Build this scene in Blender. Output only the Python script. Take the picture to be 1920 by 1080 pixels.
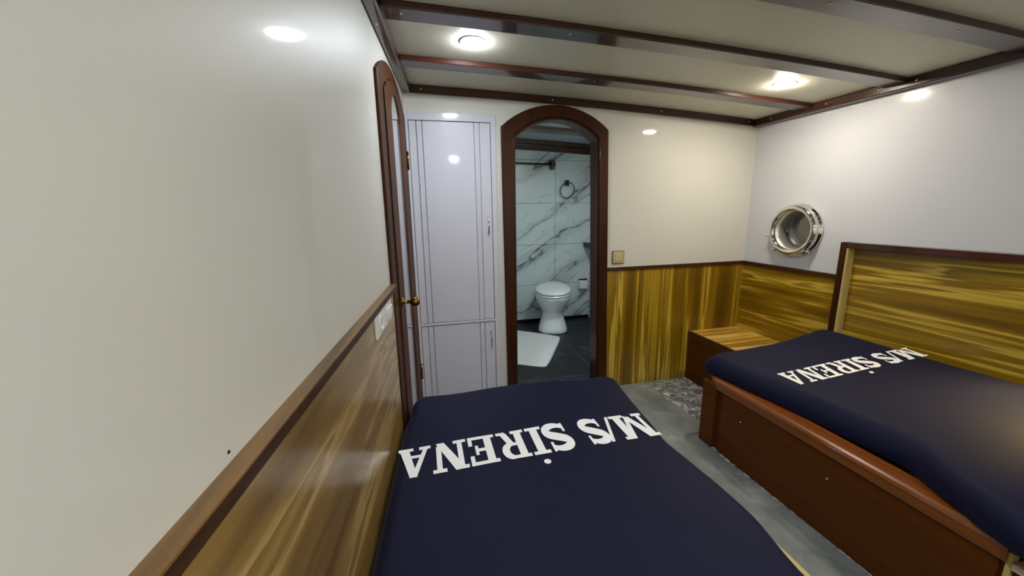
import bpy, bmesh, math, random
from mathutils import Vector, Matrix
random.seed(4)
S = bpy.context.scene
for o in list(bpy.data.objects):
    bpy.data.objects.remove(o)
C = S.collection

# ------------------------------------------------------------------ camera, world, exposure
cd = bpy.data.cameras.new('camera'); cam = bpy.data.objects.new('camera', cd); C.objects.link(cam)
S.camera = cam
cd.sensor_width = 36; cd.lens = 715.82 / 1920 * 36; cd.clip_start = .02
Rr = ((0.97279, -0.23117, -0.01514), (0.06048, 0.19036, 0.97985), (0.22363, 0.95411, -0.19916))
M = Matrix((( Rr[0][0], Rr[1][0], -Rr[2][0], 0),
            ( Rr[0][1], Rr[1][1], -Rr[2][1], 0),
            ( Rr[0][2], Rr[1][2], -Rr[2][2], 1.32),
            (0, 0, 0, 1)))
cam.matrix_world = M
EXPO = 0.8
S.view_settings.view_transform = 'Standard'; S.view_settings.look = 'None'
S.view_settings.exposure = EXPO; S.view_settings.gamma = 1; S.view_settings.use_curve_mapping = False
W = bpy.data.worlds.new('world'); S.world = W; W.use_nodes = True
W.node_tree.nodes['Background'].inputs[0].default_value = (.75, .85, 1, 1)
W.node_tree.nodes['Background'].inputs[1].default_value = 1.2
# lamp strengths (radiance of the downlight lenses): cool, warm, rear cool, rear warm, bathroom
L_COOL, L_WARM, L_REAR, L_REARW, L_BATH = 190, 205, 490, 400, 330
L_READ = 2400

# ------------------------------------------------------------------ room constants (metres)
D = 2.4515          # inner face of far wall
RW = 2.425          # inner face of right wall
YB = -1.4           # rear wall
def xl(y): return -.2742 + .0897 * y       # inner face of left wall
def prof(x): return 1.9925 - .018 * x - .011 * x * x   # camber of the deck head
CE = .045           # ceiling above trim line

# ------------------------------------------------------------------ helpers
def col(h, s=1.0):
    def f(c):
        c /= 255.
        return (c / 12.92 if c <= .04045 else ((c + .055) / 1.055) ** 2.4) * s
    return (f(h[0]), f(h[1]), f(h[2]), 1)

def newmat(name):
    m = bpy.data.materials.new(name); m.use_nodes = True
    nt = m.node_tree; b = nt.nodes['Principled BSDF']
    return m, nt, b
def N(nt, t, **k):
    n = nt.nodes.new(t)
    for a, v in k.items(): setattr(n, a, v)
    return n
def plain(name, rgb, rough=.5, metal=0, coat=0, coat_r=.1, bump=0, bscale=60, spec=.5, var=0):
    m, nt, b = newmat(name)
    b.inputs['Base Color'].default_value = col(rgb)
    b.inputs['Roughness'].default_value = rough; b.inputs['Metallic'].default_value = metal
    b.inputs['Coat Weight'].default_value = coat; b.inputs['Coat Roughness'].default_value = coat_r
    b.inputs['Specular IOR Level'].default_value = spec
    tc = N(nt, 'ShaderNodeTexCoord')
    if bump:
        n = N(nt, 'ShaderNodeTexNoise'); n.inputs['Scale'].default_value = bscale; n.inputs['Detail'].default_value = 3
        nt.links.new(tc.outputs['Object'], n.inputs['Vector'])
        bp = N(nt, 'ShaderNodeBump'); bp.inputs['Strength'].default_value = bump; bp.inputs['Distance'].default_value = .004
        nt.links.new(n.outputs['Fac'], bp.inputs['Height']); nt.links.new(bp.outputs[0], b.inputs['Normal'])
    if var:
        n = N(nt, 'ShaderNodeTexNoise'); n.inputs['Scale'].default_value = 2.2; n.inputs['Detail'].default_value = 3
        nt.links.new(tc.outputs['Object'], n.inputs['Vector'])
        r = N(nt, 'ShaderNodeValToRGB')
        r.color_ramp.elements[0].color = col([c * (1 - var) for c in rgb]); r.color_ramp.elements[1].color = col([min(255, c * (1 + var)) for c in rgb])
        r.color_ramp.elements[0].position = .35; r.color_ramp.elements[1].position = .65
        nt.links.new(n.outputs['Fac'], r.inputs[0]); nt.links.new(r.outputs[0], b.inputs['Base Color'])
    return m
def emis(name, rgb, s):
    m, nt, b = newmat(name)
    b.inputs['Base Color'].default_value = (1, 1, 1, 1)
    b.inputs['Emission Color'].default_value = (*rgb, 1); b.inputs['Emission Strength'].default_value = s
    return m

def zebra(name, axis, cols, dens=26, rough=.28, seed=0.0, coat=.35, stretch=.55):
    """streaky walnut laminate, streaks run along axis"""
    m, nt, b = newmat(name)
    tc = N(nt, 'ShaderNodeTexCoord')
    def streak(d, st, off, det, dist):
        mp = N(nt, 'ShaderNodeMapping')
        sc = [d, d, d]; sc[axis] = st
        mp.inputs['Scale'].default_value = sc; mp.inputs['Location'].default_value = (off, off * 1.7, off * .6)
        nt.links.new(tc.outputs['Object'], mp.inputs['Vector'])
        n = N(nt, 'ShaderNodeTexNoise'); n.inputs['Scale'].default_value = 1; n.inputs['Detail'].default_value = det
        n.inputs['Roughness'].default_value = .55; n.inputs['Distortion'].default_value = dist
        nt.links.new(mp.outputs[0], n.inputs['Vector'])
        return n.outputs['Fac']
    a = streak(dens * .28, stretch * .6, seed, 3, .35)
    c = streak(dens * 2.0, stretch * .8, seed + 7, 2, .2)
    mx = N(nt, 'ShaderNodeMix'); mx.data_type = 'FLOAT'; mx.inputs[0].default_value = .17
    nt.links.new(a, mx.inputs[2]); nt.links.new(c, mx.inputs[3])
    r = N(nt, 'ShaderNodeValToRGB'); e = r.color_ramp.elements
    ps = [.30, .42, .49, .545, .57, .66]
    e[0].position = ps[0]; e[0].color = col(cols[0]); e[1].position = ps[5]; e[1].color = col(cols[5])
    for i in range(1, 5):
        q = e.new(ps[i]); q.color = col(cols[i])
    nt.links.new(mx.outputs[0], r.inputs[0]); nt.links.new(r.outputs[0], b.inputs['Base Color'])
    b.inputs['Roughness'].default_value = rough
    b.inputs['Coat Weight'].default_value = coat; b.inputs['Coat Roughness'].default_value = .18
    return m
def varnish(name, rgb, axis=2, rough=.3, coat=.6, var=.25, spec=.4):
    m, nt, b = newmat(name)
    tc = N(nt, 'ShaderNodeTexCoord'); mp = N(nt, 'ShaderNodeMapping')
    sc = [30, 30, 30]; sc[axis] = 1.5; mp.inputs['Scale'].default_value = sc
    nt.links.new(tc.outputs['Object'], mp.inputs['Vector'])
    n = N(nt, 'ShaderNodeTexNoise'); n.inputs['Scale'].default_value = 1; n.inputs['Detail'].default_value = 5
    nt.links.new(mp.outputs[0], n.inputs['Vector'])
    r = N(nt, 'ShaderNodeValToRGB')
    r.color_ramp.elements[0].position = .3; r.color_ramp.elements[1].position = .7
    r.color_ramp.elements[0].color = col([c * (1 - var) for c in rgb]); r.color_ramp.elements[1].color = col([c * (1 + var) for c in rgb])
    nt.links.new(n.outputs['Fac'], r.inputs[0]); nt.links.new(r.outputs[0], b.inputs['Base Color'])
    b.inputs['Roughness'].default_value = rough; b.inputs['Coat Weight'].default_value = coat; b.inputs['Coat Roughness'].default_value = .08
    b.inputs['Specular IOR Level'].default_value = spec
    return m

def marble(name):
    m, nt, b = newmat(name)
    tc = N(nt, 'ShaderNodeTexCoord'); sp = N(nt, 'ShaderNodeSeparateXYZ'); nt.links.new(tc.outputs['Object'], sp.inputs[0])
    def math_(op, a, c=None, d=None):
        n = N(nt, 'ShaderNodeMath', operation=op)
        for i, v in enumerate((a, c, d)):
            if v is None: continue
            if isinstance(v, (int, float)): n.inputs[i].default_value = v
            else: nt.links.new(v, n.inputs[i])
        return n.outputs[0]
    def veins(scale, rotm, thr, seed):
        mp = N(nt, 'ShaderNodeMapping'); mp.inputs['Rotation'].default_value = rotm
        mp.inputs['Scale'].default_value = (.4, 1, 2.2); mp.inputs['Location'].default_value = (seed, seed, seed)
        mr = N(nt, 'ShaderNodeMapping'); mr.inputs['Rotation'].default_value = rotm
        nt.links.new(tc.outputs['Object'], mr.inputs['Vector'])
        mp.inputs['Rotation'].default_value = (0, 0, 0)
        nt.links.new(mr.outputs[0], mp.inputs['Vector'])
        n = N(nt, 'ShaderNodeTexNoise'); n.inputs['Scale'].default_value = scale; n.inputs['Detail'].default_value = 5; n.inputs['Roughness'].default_value = .5
        n.inputs['Distortion'].default_value = .5
        nt.links.new(mp.outputs[0], n.inputs['Vector'])
        a = math_('ABSOLUTE', math_('SUBTRACT', n.outputs['Fac'], .5))
        mr2 = N(nt, 'ShaderNodeMapRange'); mr2.inputs[1].default_value = 0; mr2.inputs[2].default_value = thr
        nt.links.new(a, mr2.inputs[0])
        return mr2.outputs[0]
    v1 = veins(1.15, (0, math.radians(34), 0), .010, 3.7)
    v2 = veins(1.15, (0, math.radians(34), 0), .075, 3.7)
    v3 = veins(1.9, (0, math.radians(30), 0), .006, 5.2)
    v = math_('MULTIPLY', math_('MULTIPLY', math_('ADD', math_('MULTIPLY', v1, .75), .25), math_('ADD', math_('MULTIPLY', v2, .25), .75)), math_('ADD', math_('MULTIPLY', v3, .35), .65))
    r = N(nt, 'ShaderNodeValToRGB'); r.color_ramp.elements[0].position = .1; r.color_ramp.elements[0].color = col((78, 82, 84)); r.color_ramp.elements[1].color = col((206, 218, 217))
    nt.links.new(v, r.inputs[0])
    # grout: rows every .472, column at x = 1.527
    fz = math_('FRACT', math_('DIVIDE', math_('SUBTRACT', sp.outputs['Z'], .4495), .472))
    gz = math_('LESS_THAN', fz, .008)
    fx = math_('FRACT', math_('DIVIDE', math_('SUBTRACT', sp.outputs['X'], .627), .9))
    gx = math_('LESS_THAN', fx, .0045)
    fy = math_('FRACT', math_('DIVIDE', math_('SUBTRACT', sp.outputs['Y'], .46), .9))
    gy = math_('LESS_THAN', fy, .0045)
    g = math_('MAXIMUM', math_('MAXIMUM', gz, gx), gy)
    mx = N(nt, 'ShaderNodeMix'); mx.data_type = 'RGBA'; mx.inputs[7].default_value = col((92, 96, 98))
    nt.links.new(g, mx.inputs[0]); nt.links.new(r.outputs[0], mx.inputs[6]); nt.links.new(mx.outputs[2], b.inputs['Base Color'])
    b.inputs['Roughness'].default_value = .12
    return m

def black_tile(name):
    m, nt, b = newmat(name)
    tc = N(nt, 'ShaderNodeTexCoord')
    br = N(nt, 'ShaderNodeTexBrick'); br.offset = .5
    br.inputs['Scale'].default_value = 1; br.inputs['Brick Width'].default_value = .9; br.inputs['Row Height'].default_value = .45
    br.inputs['Mortar Size'].default_value = .003; br.inputs['Color1'].default_value = col((24, 26, 31)); br.inputs['Color2'].default_value = col((28, 30, 35))
    br.inputs['Mortar'].default_value = col((92, 94, 96))
    nt.links.new(tc.outputs['Object'], br.inputs['Vector'])
    n = N(nt, 'ShaderNodeTexNoise'); n.inputs['Scale'].default_value = 2; n.inputs['Detail'].default_value = 6; n.inputs['Distortion'].default_value = 1
    nt.links.new(tc.outputs['Object'], n.inputs['Vector'])
    r = N(nt, 'ShaderNodeValToRGB'); e = r.color_ramp.elements; e[0].position = .492; e[0].color = (0, 0, 0, 1); e[1].position = .5; e[1].color = (.05, .05, .055, 1)
    q = e.new(.508); q.color = (0, 0, 0, 1)
    nt.links.new(n.outputs['Fac'], r.inputs[0])
    mx = N(nt, 'ShaderNodeMix'); mx.data_type = 'RGBA'; mx.blend_type = 'ADD'; mx.inputs[0].default_value = 1
    nt.links.new(br.outputs[0], mx.inputs[6]); nt.links.new(r.outputs[0], mx.inputs[7]); nt.links.new(mx.outputs[2], b.inputs['Base Color'])
    b.inputs['Roughness'].default_value = .4; b.inputs['Specular IOR Level'].default_value = .25
    return m

def crinkle(name):
    m, nt, b = newmat(name)
    tc = N(nt, 'ShaderNodeTexCoord')
    n = N(nt, 'ShaderNodeTexNoise'); n.inputs['Scale'].default_value = 22; n.inputs['Detail'].default_value = 8; n.inputs['Roughness'].default_value = .7; n.inputs['Distortion'].default_value = 1.2
    nt.links.new(tc.outputs['Object'], n.inputs['Vector'])
    r = N(nt, 'ShaderNodeValToRGB'); e = r.color_ramp.elements
    e[0].position = .38; e[0].color = col((84, 88, 88)); e[1].position = .62; e[1].color = col((240, 242, 242))
    q = e.new(.52); q.color = col((136, 139, 138))
    nt.links.new(n.outputs['Fac'], r.inputs[0]); nt.links.new(r.outputs[0], b.inputs['Base Color'])
    bp = N(nt, 'ShaderNodeBump'); bp.inputs['Strength'].default_value = .8; bp.inputs['Distance'].default_value = .01
    nt.links.new(n.outputs['Fac'], bp.inputs['Height']); nt.links.new(bp.outputs[0], b.inputs['Normal'])
    b.inputs['Roughness'].default_value = .3
    return m
def vinyl(name):
    m, nt, b = newmat(name)
    tc = N(nt, 'ShaderNodeTexCoord')
    n = N(nt, 'ShaderNodeTexNoise'); n.inputs['Scale'].default_value = 5; n.inputs['Detail'].default_value = 7; n.inputs['Roughness'].default_value = .62; n.inputs['Distortion'].default_value = .6
    nt.links.new(tc.outputs['Object'], n.inputs['Vector'])
    r = N(nt, 'ShaderNodeValToRGB'); e = r.color_ramp.elements
    e[0].position = .3; e[0].color = col((108, 114, 112)); e[1].position = .72; e[1].color = col((178, 181, 172))
    q = e.new(.55); q.color = col((136, 141, 138))
    nt.links.new(n.outputs['Fac'], r.inputs[0]); nt.links.new(r.outputs[0], b.inputs['Base Color'])
    b.inputs['Roughness'].default_value = .38
    return m
def fabric(name, rgb):
    m, nt, b = newmat(name)
    b.inputs['Base Color'].default_value = col(rgb)
    b.inputs['Roughness'].default_value = .62; b.inputs['Specular IOR Level'].default_value = .2
    b.inputs['Sheen Weight'].default_value = .05; b.inputs['Sheen Roughness'].default_value = .35
    tc = N(nt, 'ShaderNodeTexCoord')
    n = N(nt, 'ShaderNodeTexNoise'); n.inputs['Scale'].default_value = 900; n.inputs['Detail'].default_value = 1
    nt.links.new(tc.outputs['Object'], n.inputs['Vector'])
    bp = N(nt, 'ShaderNodeBump'); bp.inputs['Strength'].default_value = .12; bp.inputs['Distance'].default_value = .001
    nt.links.new(n.outputs['Fac'], bp.inputs['Height']); nt.links.new(bp.outputs[0], b.inputs['Normal'])
    return m

MT = {}
MT['paint'] = plain('white_gloss_paint', (214, 212, 201), .5, coat=.35, coat_r=.05, bump=.015, bscale=9)
MT['paint_cool'] = plain('cool_white_gloss_paint', (208, 210, 216), .45, coat=.3, coat_r=.16, bump=.03, bscale=9)
MT['ceil'] = plain('cream_ceiling_panel', (222, 219, 198), .5, coat=.2, coat_r=.3, bump=.03, bscale=6)
MT['closet'] = plain('white_lacquer', (204, 203, 214), .4, coat=.3, coat_r=.07)
OL = [(78, 54, 4), (116, 86, 10), (142, 110, 16), (208, 176, 66), (124, 94, 12), (172, 140, 34)]
OLP = [(108, 82, 38), (138, 108, 56), (156, 124, 66), (196, 166, 102), (142, 112, 58), (178, 146, 82)]
NT = [(150, 100, 16), (186, 134, 34), (212, 160, 52), (244, 210, 120), (130, 88, 20), (226, 178, 70)]
MT['zebra_z'] = zebra('walnut_laminate_upright', 2, OL, 30, seed=1.0)
MT['zebra_y'] = zebra('walnut_laminate_lengthwise', 1, OL, 30, seed=3.3, stretch=.9)
MT['zebra_l'] = zebra('pale_walnut_laminate', 1, OLP, 24, seed=5.1, coat=.5, stretch=.8)
MT['zebra_h'] = zebra('headboard_laminate', 1, OL, 26, seed=9.2, stretch=.7)
MT['zebra_t'] = zebra('bright_laminate_top', 0, NT, 30, seed=2.0)
MT['dark_z'] = varnish('mahogany_upright', (54, 25, 6), 2, coat=.15, rough=.4, spec=.2)
MT['dark_door'] = varnish('mahogany_door', (64, 34, 12), 2, coat=0, rough=.5, spec=.15)
MT['dark_x'] = varnish('mahogany_crosswise', (58, 27, 17), 0, rough=.28)
MT['dark_y'] = varnish('mahogany_lengthwise', (60, 28, 17), 1)
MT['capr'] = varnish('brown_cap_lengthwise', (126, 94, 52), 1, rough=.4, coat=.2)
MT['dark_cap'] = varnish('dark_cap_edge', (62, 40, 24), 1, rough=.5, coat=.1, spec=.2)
MT['bedwood'] = varnish('red_brown_bed_panel', (84, 42, 3), 1, rough=.45, coat=.1, var=.1, spec=.15)
MT['rail'] = varnish('orange_brown_bed_rail', (120, 62, 12), 1, rough=.3, coat=.5, var=.15)
MT['pale'] = varnish('raw_pine', (196, 172, 104), 2, rough=.6, coat=0, var=.08)
MT['paley'] = varnish('raw_plywood', (182, 164, 112), 1, rough=.6, coat=0, var=.1)
MT['navy'] = fabric('navy_cotton', (13, 16, 46))
MT['print'] = plain('white_print', (250, 250, 250), .7, spec=.2)
MT['chrome'] = plain('polished_chrome', (225, 222, 216), .07, metal=1)
MT['satin'] = plain('satin_steel', (225, 222, 214), .38, metal=.8)
MT['steel'] = plain('screw_steel', (225, 222, 215), .2, metal=1)
MT['brass'] = plain('aged_brass', (150, 122, 52), .16, metal=1)
MT['mirror'] = plain('mirror_glass', (225, 222, 222), .02, metal=1)
MT['plastic'] = plain('white_plastic', (232, 232, 228), .3)
MT['beige'] = plain('beige_plastic', (196, 178, 132), .35)
MT['beiged'] = plain('dark_beige_plastic', (120, 104, 66), .35)
MT['black'] = plain('black_metal', (14, 14, 15), .3)
MT['ceramic'] = plain('white_ceramic', (232, 236, 238), .12, coat=.5, coat_r=.05)
MT['mat'] = plain('white_terry', (226, 228, 224), .9, bump=.5, bscale=140)
MT['marble'] = marble('marble_tile')
MT['btile'] = black_tile('black_floor_tile')
MT['crinkle'] = crinkle('silvery_crinkled_covering')
MT['vinyl'] = vinyl('grey_stone_vinyl')
MT['gap'] = plain('dark_gap', (20, 18, 16), .8)
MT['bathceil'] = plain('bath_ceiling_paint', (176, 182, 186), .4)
MT['nearbox'] = plain('scuffed_pinkish_board', (190, 160, 142), .4, var=.2)
MT['olive'] = plain('olive_canvas', (122, 122, 92), .6); MT['oliveD'] = plain('dark_canvas', (70, 68, 56), .6); MT['red'] = plain('red_canvas', (158, 66, 40), .6)

def glassmat():
    m, nt, b = newmat('porthole_glass')
    t = N(nt, 'ShaderNodeBsdfTransparent'); g_ = N(nt, 'ShaderNodeBsdfGlossy'); g_.inputs['Roughness'].default_value = .02
    f = N(nt, 'ShaderNodeFresnel'); f.inputs[0].default_value = 1.5; mx = N(nt, 'ShaderNodeMixShader')
    nt.links.new(f.outputs[0], mx.inputs[0]); nt.links.new(t.outputs[0], mx.inputs[1]); nt.links.new(g_.outputs[0], mx.inputs[2])
    nt.links.new(mx.outputs[0], nt.nodes['Material Output'].inputs[0])
    return m
MT['glass'] = glassmat()

def link(name, bm, mat, parent=None, loc=(0, 0, 0), smooth=False, bevel=0, seg=2, base=None):
    """bm in world coordinates; the object origin goes to loc (or to the parent's spot)"""
    me = bpy.data.meshes.new(name)
    bmesh.ops.recalc_face_normals(bm, faces=bm.faces[:])
    L = Vector(loc)
    if parent is not None: L = Vector(parent['_w'])
    bm.transform(Matrix.Translation(-L))
    bm.to_mesh(me); bm.free()
    o = bpy.data.objects.new(name, me); C.objects.link(o)
    me.materials.append(mat)
    if smooth:
        for p in me.polygons: p.use_smooth = True
    if bevel:
        md = o.modifiers.new('bevel', 'BEVEL'); md.width = bevel; md.segments = seg; md.limit_method = 'ANGLE'; md.angle_limit = math.radians(40)
    if parent is not None:
        o.parent = parent
    else:
        o.location = L
    o['_w'] = tuple(L)
    return o
def thing(name, label, cat, loc=(0, 0, 0), group=None):
    o = bpy.data.objects.new(name, None); C.objects.link(o); o.location = loc; o.empty_display_size = .1
    o['label'] = label; o['category'] = cat; o['_w'] = tuple(loc)
    if group: o['group'] = group
    return o
def tag(o, label, cat, group=None):
    o['label'] = label; o['category'] = cat
    if group: o['group'] = group
    return o
def struct(o):
    o['kind'] = 'structure'; return o

def box(bm, x0, x1, y0, y1, z0, z1):
    v = [bm.verts.new((x, y, z)) for x in (x0, x1) for y in (y0, y1) for z in (z0, z1)]
    for f in ((0, 1, 3, 2), (4, 6, 7, 5), (0, 4, 5, 1), (2, 3, 7, 6), (0, 2, 6, 4), (1, 5, 7, 3)):
        bm.faces.new([v[i] for i in f])
    return v
def BX(*a):
    bm = bmesh.new(); box(bm, *a); return bm
def lbox(bm, y0, y1, o0, o1, z0, z1):
    """box lying on the angled left wall: offset o from the wall face into the room"""
    v = [bm.verts.new((xl(y) + o, y, z)) for o in (o0, o1) for y in (y0, y1) for z in (z0, z1)]
    for f in ((0, 1, 3, 2), (4, 6, 7, 5), (0, 4, 5, 1), (2, 3, 7, 6), (0, 2, 6, 4), (1, 5, 7, 3)):
        bm.faces.new([v[i] for i in f])
def loft(bm, rings, close=True, caps=True):
    R = [[bm.verts.new(p) for p in r] for r in rings]
    n = len(R[0])
    for a, b in zip(R[:-1], R[1:]):
        for i in range(n if close else n - 1):
            j = (i + 1) % n
            bm.faces.new((a[i], a[j], b[j], b[i]))
    if caps:
        bm.faces.new(R[0][::-1]); bm.faces.new(R[-1])
    return R
def tube(bm, pts, r, n=10):
    pts = [Vector(p) for p in pts]; rings = []
    up = Vector((0, 0, 1))
    for i, p in enumerate(pts):
        t = (pts[min(i + 1, len(pts) - 1)] - pts[max(i - 1, 0)]).normalized()
        a = t.cross(up)
        if a.length < .05: a = t.cross(Vector((1, 0, 0)))
        a.normalize(); b = t.cross(a)
        rr = r[i] if isinstance(r, (list, tuple)) else r
        rings.append([p + a * rr * math.cos(2 * math.pi * k / n) + b * rr * math.sin(2 * math.pi * k / n) for k in range(n)])
    loft(bm, rings)
def lathe(bm, prof_, c, ax, n=32, caps=True):
    """profile of (radius, distance along ax) about centre c"""
    ax = Vector(ax).normalized(); a = ax.cross(Vector((0, 0, 1)))
    if a.length < .05: a = Vector((1, 0, 0))
    a.normalize(); b = ax.cross(a); c = Vector(c)
    loft(bm, [[c + ax * h + a * max(r, 1e-4) * math.cos(2 * math.pi * k / n) + b * max(r, 1e-4) * math.sin(2 * math.pi * k / n) for k in range(n)] for r, h in prof_], caps=caps)
def prism(bm, outer, map0, map1):
    """solid from a 2-D outline, two mappings give front and back"""
    a = [bm.verts.new(map0(*p)) for p in outer]; b = [bm.verts.new(map1(*p)) for p in outer]
    n = len(outer)
    bm.faces.new(a); bm.faces.new(b[::-1])
    for i in range(n): bm.faces.new((a[i], b[i], b[(i + 1) % n], a[(i + 1) % n]))
def band(bm, outer, inner, m0, m1):
    """open band between two outlines with equal counts (arch casing)"""
    n = len(outer)
    A = [bm.verts.new(m0(*p)) for p in outer]; B = [bm.verts.new(m0(*p)) for p in inner]
    A2 = [bm.verts.new(m1(*p)) for p in outer]; B2 = [bm.verts.new(m1(*p)) for p in inner]
    for i in range(n - 1):
        bm.faces.new((A[i], A[i + 1], B[i + 1], B[i])); bm.faces.new((A2[i], B2[i], B2[i + 1], A2[i + 1]))
        bm.faces.new((A[i], A2[i], A2[i + 1], A[i + 1])); bm.faces.new((B[i], B[i + 1], B2[i + 1], B2[i]))
    bm.faces.new((A[0], B[0], B2[0], A2[0])); bm.faces.new((A[-1], A2[-1], B2[-1], B[-1]))

# ------------------------------------------------------------------ room shell
def arch_curve(xa, xb, zs, za, n=17):
    """shallow arc from (xa, zs) to (xb, zs) with apex za"""
    w = (xb - xa) / 2; h = za - zs; R = (w * w + h * h) / (2 * h); cx = (xa + xb) / 2; cz = za - R
    return [(xa + (xb - xa) * i / (n - 1), cz + math.sqrt(max(0, R * R - (xa + (xb - xa) * i / (n - 1) - cx) ** 2))) for i in range(n)]
TW = .09
struct(link('floor', BX(-.55, RW, YB, D, -.05, 0), MT['crinkle']))
# left wall (angled, sits a little behind)
bm = bmesh.new(); lbox(bm, YB - .05, D + .6, -.06, 0, 0, 2.12); struct(link('wall_left', bm, MT['paint']))
# right wall with a round hole for the porthole
PC = (2.045, 1.163)
bm = bmesh.new(); NH = 40; pr = .148
def rect_pt(a):
    dy, dz = math.cos(a), math.sin(a)
    ts = []
    if dy > 1e-6: ts.append((D + .1 - PC[0]) / dy)
    if dy < -1e-6: ts.append((1.5 - PC[0]) / dy)
    if dz > 1e-6: ts.append((2.1 - PC[1]) / dz)
    if dz < -1e-6: ts.append((0 - PC[1]) / dz)
    t = min(t for t in ts if t > 0); return (PC[0] + dy * t, PC[1] + dz * t)
angs = sorted([2 * math.pi * k / NH for k in range(NH)] + [math.atan2(z - PC[1], y - PC[0]) % (2 * math.pi) for y in (1.5, D + .1) for z in (0, 2.1)])
for xx in (RW, RW + .09):
    i_ = [bm.verts.new((xx, PC[0] + pr * math.cos(a), PC[1] + pr * math.sin(a))) for a in angs]
    o_ = [bm.verts.new((xx, *rect_pt(a))) for a in angs]
    for k in range(len(angs)):
        j = (k + 1) % len(angs); bm.faces.new((i_[k], i_[j], o_[j], o_[k]))
    if xx == RW: keep = i_
    else:
        for k in range(len(angs)):
            j = (k + 1) % len(angs); bm.faces.new((keep[k], keep[j], i_[j], i_[k]))
box(bm, RW, RW + .09, YB - .05, 1.5, 0, 2.1)
struct(link('wall_right', bm, MT['paint_cool']))
struct(link('wall_back', BX(-.6, RW + .09, YB - .06, YB, 0, 2.12), MT['paint']))
# far wall: wardrobe recess and arched doorway left open
AXL0, AXL1, AXR0, AXR1 = .592, .606, 1.217, 1.172     # left edge bottom/top, right edge bottom/top
ZSI, ZAI = 1.775, 1.893
ZSO, ZAO = 1.825, 1.963
bm = bmesh.new()
box(bm, -.10, -.062, D, D + TW, 0, 2.1)
box(bm, -.062, .486, D, D + TW, 1.892, 2.1)
box(bm, .486, .585, D, D + TW, 0, 2.1)
box(bm, 1.222, RW + .09, D, D + TW, 0, 2.1)
ar = arch_curve(.585, 1.222, ZSI, ZAI + .006)
for (xa, za), (xb, zb) in zip(ar[:-1], ar[1:]):
    v = [bm.verts.new(p) for p in ((xa, D, za), (xb, D, zb), (xb, D, 2.1), (xa, D, 2.1), (xa, D + TW, za), (xb, D + TW, zb), (xb, D + TW, 2.1), (xa, D + TW, 2.1))]
    for f in ((0, 1, 2, 3), (4, 7, 6, 5), (0, 4, 5, 1), (3, 2, 6, 7)): bm.faces.new([v[i] for i in f])
struct(link('wall_far', bm, MT['paint']))
# ceilings follow the deck camber
def slab(x0, x1, y0, y1, off, th=.03, n=20, pf=prof):
    bm = bmesh.new(); rings = []
    for i in range(n + 1):
        x = x0 + (x1 - x0) * i / n; z = pf(x) + off
        rings.append([(x, y0, z), (x, y1, z), (x, y1, z + th), (x, y0, z + th)])
    loft(bm, rings); return bm
struct(link('ceiling', slab(-.6, RW + .09, YB - .05, D + .02, CE), MT['ceil'], smooth=False))

# ------------------------------------------------------------------ ceiling beams, cornices, screws
def screw(p, ax, parent):
    b = bmesh.new(); lathe(b, [(.0055, 0), (.0055, .0008), (.0035, .0022), (.001, .003)], p, ax, 10)
    return link('screw', b, MT['steel'], parent, smooth=True)
beam_at = [(2.012, 2.108, 'dark varnished ceiling beam closest to the far wall', [.12, .95, 1.72, 2.25]),
           (1.535, 1.632, 'dark ceiling beam between the two glowing downlights and the camera', [-.02, .62, 1.25, 1.78, 2.2]),
           (1.09, 1.185, 'dark ceiling beam crossing the top right corner of the view', [.2, .8, 1.35, 1.95]),
           (.62, .715, 'dark ceiling beam overhead, just out in front of the camera', [.5, 1.5]),
           (.15, .245, 'dark ceiling beam directly above the camera', [.5, 1.5]),
           (-.32, -.225, 'dark ceiling beam over the rear half of the beds', [.5, 1.5]),
           (-.80, -.705, 'dark ceiling beam by the rear wall', [.5, 1.5])]
for y0, y1, lab, sx in beam_at:
    x0 = xl(y0) + .045
    o = link('ceiling_beam', slab(x0, RW - .05, y0, y1, .02, CE - .02, 24), MT['dark_x'], loc=(1.1, (y0 + y1) / 2, prof(1.1) + .02), bevel=.004)
    tag(o, lab, 'beam', 'cross beams of the ceiling')
    for x in sx: screw((x, (y0 + y1) / 2 - .01, prof(x) + .02), (0, 0, -1), o)
# far cornice
o = link('cornice', slab(xl(D) + .04, RW - .05, D - .014, D, 0, CE, 24), MT['dark_x'], loc=(1.1, D, prof(1.1)), bevel=.003)
tag(o, 'dark varnished cornice strip above the white cupboard and arched doorway', 'cornice', 'cornices')
for x in (.05, .85, 1.62, 2.33): screw((x, D - .014, prof(x) + .022), (0, -1, 0), o)
o = link('cornice', BX(RW - .05, RW, YB, D, 1.882, 1.885 + CE), MT['dark_y'], loc=(RW - .025, 1.2, 1.88), bevel=.006)
tag(o, 'dark varnished cornice strip along the top of the porthole wall', 'cornice', 'cornices')
for y in (2.3, 1.93, 1.66, 1.5, 1.0): screw((RW - .05, y, 1.908), (-1, 0, 0), o)
bm = bmesh.new(); lbox(bm, YB, D - .015, 0, .045, 1.992, 1.995 + CE)
o = link('cornice', bm, MT['dark_y'], loc=(xl(1) + .02, 1, 1.99), bevel=.006)
tag(o, 'dark varnished cornice strip along the top of the left wall', 'cornice', 'cornices')
for y in (1.0, 1.62, 2.2): screw((xl(y) + .02, y, 1.992), (0, 0, -1), o)

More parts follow.
